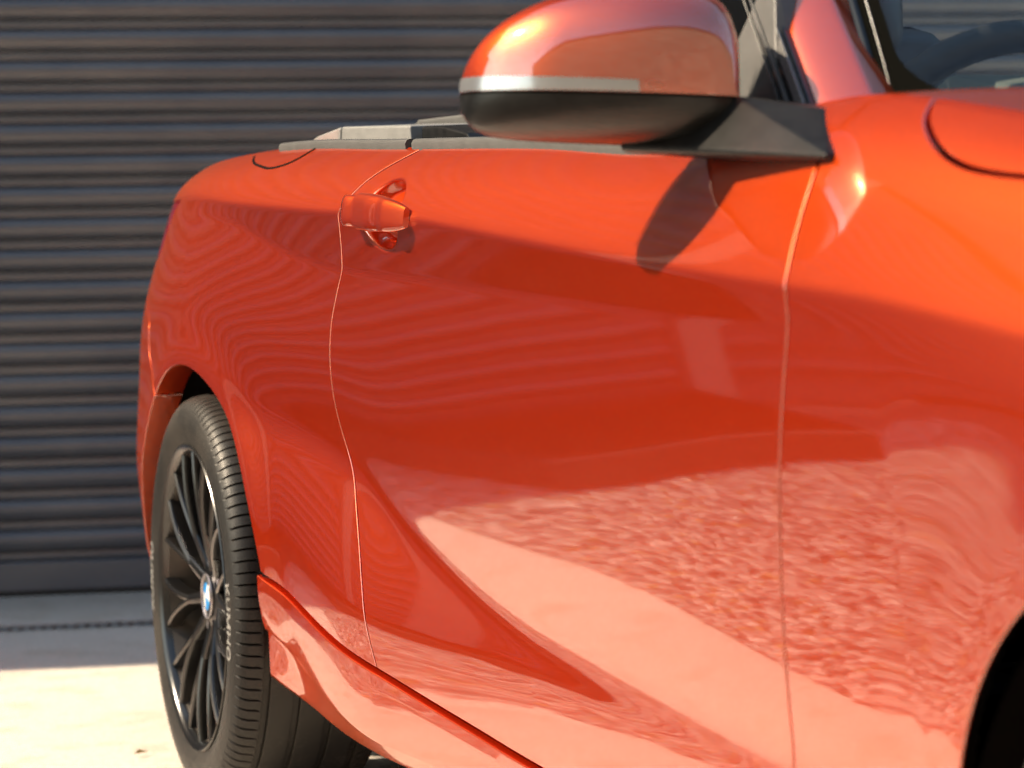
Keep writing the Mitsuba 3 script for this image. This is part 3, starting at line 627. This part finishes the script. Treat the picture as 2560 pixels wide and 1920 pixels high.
def spoke_mesh(t0):
    """one Y spoke: a stem from the hub that forks into two blades reaching the rim; outer face is towards -y"""
    h = .1225; ms = []
    def blade(path, w0, w1, d0, d1):
        rings = []
        n = len(path)
        for i, (r, t, y) in enumerate(path):
            u = i / (n - 1); w = w0 + (w1 - w0) * u; dd = d0 + (d1 - d0) * u
            e = np.array([-math.sin(t), 0, math.cos(t)]); p = polar(r, t, y); yv = np.array([0, 1., 0])
            rings.append([p - e * w * .75, p - e * w * .2 - yv * .0022, p + e * w * .2 - yv * .0022, p + e * w * .75, p + e * w + yv * .004, p + e * w * 1.15 + yv * dd, p - e * w * 1.15 + yv * dd, p - e * w + yv * .004])
        return loft(rings)
    face = lambda r: -(h - .014) + .022 * (1 - min(max((r - .05) / .17, 0), 1)) ** 1.4 - .004 * math.sin(np.pi * min(max((r - .05) / .17, 0), 1))
    ms.append(blade([(r, t0, face(r)) for r in np.linspace(.040, .100, 6)], .0120, .0095, .030, .028))
    for s in (-1, 1):
        ms.append(blade([(r, t0 + s * math.radians(9.0) * ((r - .092) / .132) ** .85, face(r)) for r in np.linspace(.092, .2290, 12)], .0066, .0056, .026, .020))
    return cat(*ms)
def ring_text(txt, r, h_, t_mid, clockwise=True):
    m = meshkit.text_mesh(txt, h_, .0010, bold=True); V = m.vertices.copy(); w = V[:, 0].max(); V[:, 0] = (V[:, 0] - w / 2) * 1.18
    # seen from -y, x to the right and z up; letters stand with their heads outwards
    th = t_mid - V[:, 0] / r; rr = r - h_ / 2 + V[:, 1]
    u = np.clip((rr - .245) / .05, 0, 1)
    y = -(.1225 - .0035 + .0042 * np.sin(np.pi * u)) - V[:, 2] + .0012
    return trimesh.Trimesh(np.stack([rr * np.cos(th), y, rr * np.sin(th)], 1), m.faces, process=False)
HW = .1225
base = {}
WH = CAR + '__wheel'
YW = -.765
tr = lambda x, s=1, steer=0: T().translate([x, YW * s, R0]).rotate([0, 0, 1], 180 if s < 0 else 0).rotate([0, 1, 0], 0)
ty = tyre_mesh(); rot = math.radians(9)
def wheel_parts():
    yield 'tyre', ty, 'tyre_rubber', 38
    rimp = [(-HW + .020, .2265), (-HW + .011, .2290), (-HW + .0060, .2330), (-HW + .0035, .2390), (-HW + .0050, .2405), (-HW + .012, .2385), (-HW + .02, .232)]
    yield 'rim', lathe(rimp), 'rim_black', 40
    yield 'barrel', lathe([(-HW + .0195, .2268), (-HW + .034, .2200), (-HW + .07, .206), (.05, .204), (HW - .02, .222)]), 'barrel_dark', 40
    for k in range(10): yield 'spoke', spoke_mesh(rot + k * math.pi / 5), 'rim_black', 30
    yield 'hub', lathe([(-HW + .044, .0), (-HW + .044, .032), (-HW + .034, .036), (-HW + .036, .046), (-HW + .046, .075), (-HW + .075, .085), (-HW + .09, .085)], 64), 'rim_black', 40
    yield 'brake_disc', cat(lathe([(-HW + .105, .08), (-HW + .104, .165), (-HW + .128, .166), (-HW + .128, .08)], 64), lathe([(-HW + .128, .0), (-HW + .130, .2), (-HW + .14, .21)], 48)), 'disc_steel', 40
    for k in range(5):
        t = rot + math.radians(18) + k * 2 * math.pi / 5; p = polar(.056, t, -HW + .045)
        c = trimesh.creation.cylinder(.0085, .016, sections=6); c.apply_transform(trimesh.transformations.rotation_matrix(np.pi / 2, [1, 0, 0])); c.apply_translation(p); yield 'wheel_bolt', c, 'steel', 20
    yield 'centre_cap__cap_ring', lathe([(-HW + .034, .0345), (-HW + .0315, .0340), (-HW + .0310, .0325), (-HW + .0310, .0225), (-HW + .0305, .0220)], 64), 'rim_black', 40
    yield 'centre_cap__cap_chrome', lathe([(-HW + .0310, .0355), (-HW + .0290, .0350), (-HW + .0290, .0335), (-HW + .0308, .0330)], 64), 'steel', 40
    def sector(i):
        t = np.linspace(0, np.pi / 2, 14) + i * np.pi / 2 + math.radians(-20); rr = .0218
        V = [polar(0, 0, -HW + .0285)] + [polar(rr, s, -HW + .0300) for s in t]; return (np.array(V), np.array([(0, k, k + 1) for k in range(1, 14)]))
    for i in range(4): yield ('centre_cap__badge_quarter', sector(i), 'badge_blue' if i % 2 else 'badge_white', False)
    letters = [('B', 130), ('M', 90), ('W', 50)]
    for ch, ang in letters:
        m = meshkit.text_mesh(ch, .0075, .0004, bold=True); m.vertices[:, 0] -= m.vertices[:, 0].mean(); m.vertices[:, 1] -= .00375
        V = m.vertices; a_ = math.radians(ang - 25); e = np.array([math.cos(a_), 0, math.sin(a_)]); g = np.array([math.sin(a_), 0, -math.cos(a_)])
        m.vertices = polar(.0275, a_, -HW + .0311) + V[:, :1] * g + V[:, 1:2] * e + V[:, 2:] * [0, -1, 0]
        yield 'centre_cap__badge_letter', m, 'letter_white', False
    for t_mid in (math.radians(-1), math.radians(179)):
        yield 'tyre_lettering', ring_text('KUMHO', .2715, .019, t_mid), 'letter_white', False
    v = trimesh.creation.cylinder(.004, .03, sections=12); v.apply_transform(trimesh.transformations.rotation_matrix(np.pi / 2, [1, 0, 0])); v.apply_translation(polar(.205, math.radians(55), -HW + .045)); yield 'valve', v, 'rubber', 40
first = []
for nm, me, bs, smh in wheel_parts():
    full = WH + '__' + nm.replace('__', '_') if False else WH + '__' + nm.split('__')[-1]
    k = add(full, me, bs, smooth=smh); scene[k]['to_world'] = tr(-2.69); first.append(k)
labels[WH + '__tyre'] = {'label': 'black tyre with white lettering on its sidewall'}
for i, (x, s) in enumerate(((0.0, 1), (-2.69, -1), (0.0, -1))):
    for k in first:
        if i and not any(w in k for w in ('tyre', 'rim', 'barrel', 'spoke', 'hub')): continue
        if 'lettering' in k and i: continue
        nk = k.replace('__wheel__', '__wheel_%03d__' % (i + 1)); scene[nk] = {**scene[k], 'to_world': T().translate([0, 0 if i == 1 else .035 * s, 0]) @ tr(x, s)}

# ---------------------------------------------------------------- yard
def sheet(poly, z, tri=None):
    m = trimesh.creation.triangulate_polygon(Polygon(poly), engine='earcut'); return (np.c_[m[0], np.full(len(m[0]), z)], np.array(m[1]))
add('ground', sheet([(-60, -60), (60, -60), (60, 60), (-60, 60)], -.03), 'gravel_bed', smooth=False, kind='structure')
labels['ground']['label'] = 'earth under the yard'
FQ, FA, FN = np.array([-5.36, -.55]), np.array([.182, .983]), np.array([.983, -.182])
FA /= np.linalg.norm(FA); FN /= np.linalg.norm(FN)
def fp(s, o, z=None):
    p = FQ + FA * s + FN * o
    return (p[0], p[1]) if z is None else (p[0], p[1], z)
def slab_top(poly, z0, z1):
    p = Polygon(poly); m = trimesh.creation.extrude_polygon(p, z1 - z0, engine='earcut'); m.apply_translation((0, 0, z0)); return m
GE = -1.37                      # gravel begins here
# concrete yard: split along the drain so that the channel is a real recess
DR0, DR1 = .555, .665
edge_w = [( 8.0, GE), (FQ[0] + FN[0] * DR1 + FA[0] * (GE - FQ[1] - FN[1] * DR1) / FA[1], GE)]
yard = [(12, GE), (12, 12)] + [fp(12, DR1), fp((GE - FQ[1] - FN[1] * DR1) / FA[1], DR1)]
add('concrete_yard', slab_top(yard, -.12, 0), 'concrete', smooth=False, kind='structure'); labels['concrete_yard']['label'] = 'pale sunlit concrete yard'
s_g0 = (GE - FQ[1] - FN[1] * DR0) / FA[1]
apron = [fp(s_g0, DR0), fp(12, DR0), fp(12, -.35), fp(-3.4, -.35), fp(-3.4, .02), fp((GE - FQ[1]) / FA[1], .02)]
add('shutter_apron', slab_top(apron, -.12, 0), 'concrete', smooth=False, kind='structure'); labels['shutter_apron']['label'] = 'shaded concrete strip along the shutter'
def fbox(s0, s1, o0, o1, z0, z1, ch=0):
    m = box(s0, s1, o0, o1, z0, z1, ch); V = m.vertices
    xy = FQ + V[:, :1] * FA + V[:, 1:2] * FN
    m = trimesh.Trimesh(np.c_[xy, V[:, 2]], m.faces, process=False)
    if m.volume < 0: m.invert()
    return m
labels['drain_channel'] = {'label': 'narrow slotted metal drain let into the concrete before the shutter', 'category': 'drain'}
add('drain_channel__channel', fbox(s_g0, 3.0, DR0 + .001, DR1 - .001, -.09, -.06), 'black_gap', smooth=False)
for k in (0, 1): add('drain_channel__edge_rail', fbox(s_g0, 3.0, (DR0 + .001, DR1 - .004)[k], (DR0 + .004, DR1 - .001)[k], -.08, -.002), 'drain_metal', smooth=False)
b0 = mikit.ply(fbox(0, .013, DR0 + .0045, DR1 - .0045, -.02, -.003), 'drain_metal')
for i in range(140):
    k = key_for('drain_channel__bar'); o = FA * (-.95 + .0255 * i); scene[k] = {**b0, 'to_world': T().translate([float(o[0]), float(o[1]), 0])}

# gravel: pebbles lying in the bed
ico = trimesh.creation.icosphere(subdivisions=1, radius=1.0); ico.vertices *= 1
NPB = 26000
px_ = np.concatenate([rng.uniform(-5.3, -1.2, NPB), rng.uniform(-1.2, 1.5, 2500)]); py_ = GE - .01 - np.concatenate([rng.random(NPB) ** 1.3 * 2.4, rng.random(2500) * 1.2])
nn = len(px_); rad = rng.uniform(.009, .019, nn); pz_ = -.022 + rng.random(nn) * .018
sc = rng.uniform(.65, 1.2, (nn, 3)) * rad[:, None] * [1, 1, .75]
an = rng.random(nn) * 6.28
vb = ico.vertices * (1 + .12 * rng.standard_normal((len(ico.vertices), 1)))
L = vb[None] * sc[:, None]
VX = L[..., 0] * np.cos(an)[:, None] - L[..., 1] * np.sin(an)[:, None] + px_[:, None]; VY = L[..., 0] * np.sin(an)[:, None] + L[..., 1] * np.cos(an)[:, None] + py_[:, None]; VZ = L[..., 2] + pz_[:, None]
gv = np.stack([VX, VY, VZ], -1).reshape(-1, 3); gf = (ico.faces[None] + (np.arange(nn) * len(ico.vertices))[:, None, None]).reshape(-1, 3)
add('gravel', (gv, gf), 'pebble', smooth=False, label='pale gravel beside the concrete, mirrored in the door', kind='stuff')
labels['gravel']['category'] = 'gravel'

# ---------------------------------------------------------------- garage building
B_ = 'garage_building'
labels[B_] = {'label': 'garage building closed by dark grey horizontal roller shutters behind the car', 'category': 'building'}
PIT, SH_H = .080, 3.75
pz = []
for t in np.linspace(0, np.pi, 9): pz.append((-.001 + .0195 * math.sin(t) ** .9 * (1 - .18 * math.cos(t + .5)), .025 + .0265 * (1 - math.cos(t)) ))
lo_ = [(.0030 * math.sin(t) ** .8 - .001, .002 + .0105 * (1 - math.cos(t))) for t in np.linspace(0, np.pi, 6)]
prof = [(-.004, 0.0)] + lo_ + [(-.004, .024)] + pz + [(-.004, PIT)]
prof = np.array(prof)
def slat(s0, s1):
    F_, B2 = [], []
    ring = lambda s: [fp(s, o, z) for o, z in prof] + [fp(s, -.012, PIT), fp(s, -.012, 0)]
    return loft([ring(s0), ring(s1)])
def shutter(root, s0, s1, h0=.09):
    sl_ = mikit.ply(slat(s0, s1), 'slat_metal', smooth=25)
    for i in range(int((SH_H - h0) / PIT)):
        k = key_for(B_ + '__' + root + '__slat'); scene[k] = {**sl_, 'to_world': T().translate([0, 0, h0 + PIT * i])}
    add(B_ + '__' + root + '__bottom_rail', fbox(s0, s1, -.01, .012, .012, h0 - .002, .004), 'slat_metal')
    add(B_ + '__' + root + '__bottom_seal', fbox(s0, s1, -.006, .006, -.001, .012), 'rubber', smooth=False)
PS = -2.32
shutter('roller_shutter', PS + .06, 4.4)
shutter('roller_shutter_001', -8.0, PS - .145)
add(B_ + '__pillar', fbox(-8.2, -8.005, -.02, .05, -.03, SH_H, .004), 'wall_render')
add(B_ + '__pillar', fbox(PS - .14, PS + .08, -.02, .05, -.03, SH_H, .004), 'wall_render')
add(B_ + '__guide_rail', fbox(PS + .081, PS + .13, -.015, .03, 0, SH_H, .003), 'cladding')
BH = 4.05
add(B_ + '__wall', cat(fbox(-8.18, 8, -6, -.03, -.03, BH - .02), fbox(4.4, 8, -.03, .06, -.03, SH_H)), 'cladding', smooth=False)
add(B_ + '__upper_storey', fbox(-8.18, 8, -6, -1.25, BH - .05, 7.6), 'cladding', smooth=False)
add(B_ + '__lintel', fbox(-8.2, 8, -.028, .06, SH_H, BH, .01), 'cladding')
lf = trimesh.Trimesh(np.array([[0, 0, .004], [.014, .006, .010], [.03, .001, .005], [.014, -.006, .008]]), [[0, 2, 1], [0, 3, 2]], process=False)
lf.apply_transform(trimesh.transformations.rotation_matrix(1.9, [0, 0, 1])); lf.apply_translation((-3.07, -.905, .002))
add('fallen_leaf', lf, 'leaf_brown', smooth=False); labels['fallen_leaf'] = {'label': 'tiny brown leaf lying on the sunlit concrete left of the tyre', 'category': 'leaf'}

labels['pale_building'] = {'label': 'pale rendered building across the yard, mirrored in the orange mirror cap', 'category': 'building'}
add('pale_building__wall', box(10, 20, -60, 40, -.03, 11.0), 'pale_wall', smooth=False)
add('pale_building__roof', loft([[(9.6, y, 11.0), (15, y, 13.5), (20.4, y, 11.0)] for y in (-60.3, 40.3)]), 'cladding', smooth=False)
labels['planter_trough'] = {'label': 'low black planter bed by the garage, mirrored as a dark band in the door', 'category': 'planter'}
t0, t1, q0, q1, ph_ = -2.18, -.95, .10, 1.24, .10
for s0, s1, o0, o1 in ((t0, t1, q1 - .03, q1), (t0, t1, q0, q0 + .03), (t0, t0 + .03, q0 + .032, q1 - .032), (t1 - .03, t1, q0 + .032, q1 - .032)):
    add('planter_trough__side_board', fbox(s0, s1, o0, o1, .004, ph_, .003), 'trough_metal')
add('planter_trough__soil', fbox(t0 + .031, t1 - .031, q0 + .031, q1 - .031, .004, ph_ - .03), 'soil', smooth=False)
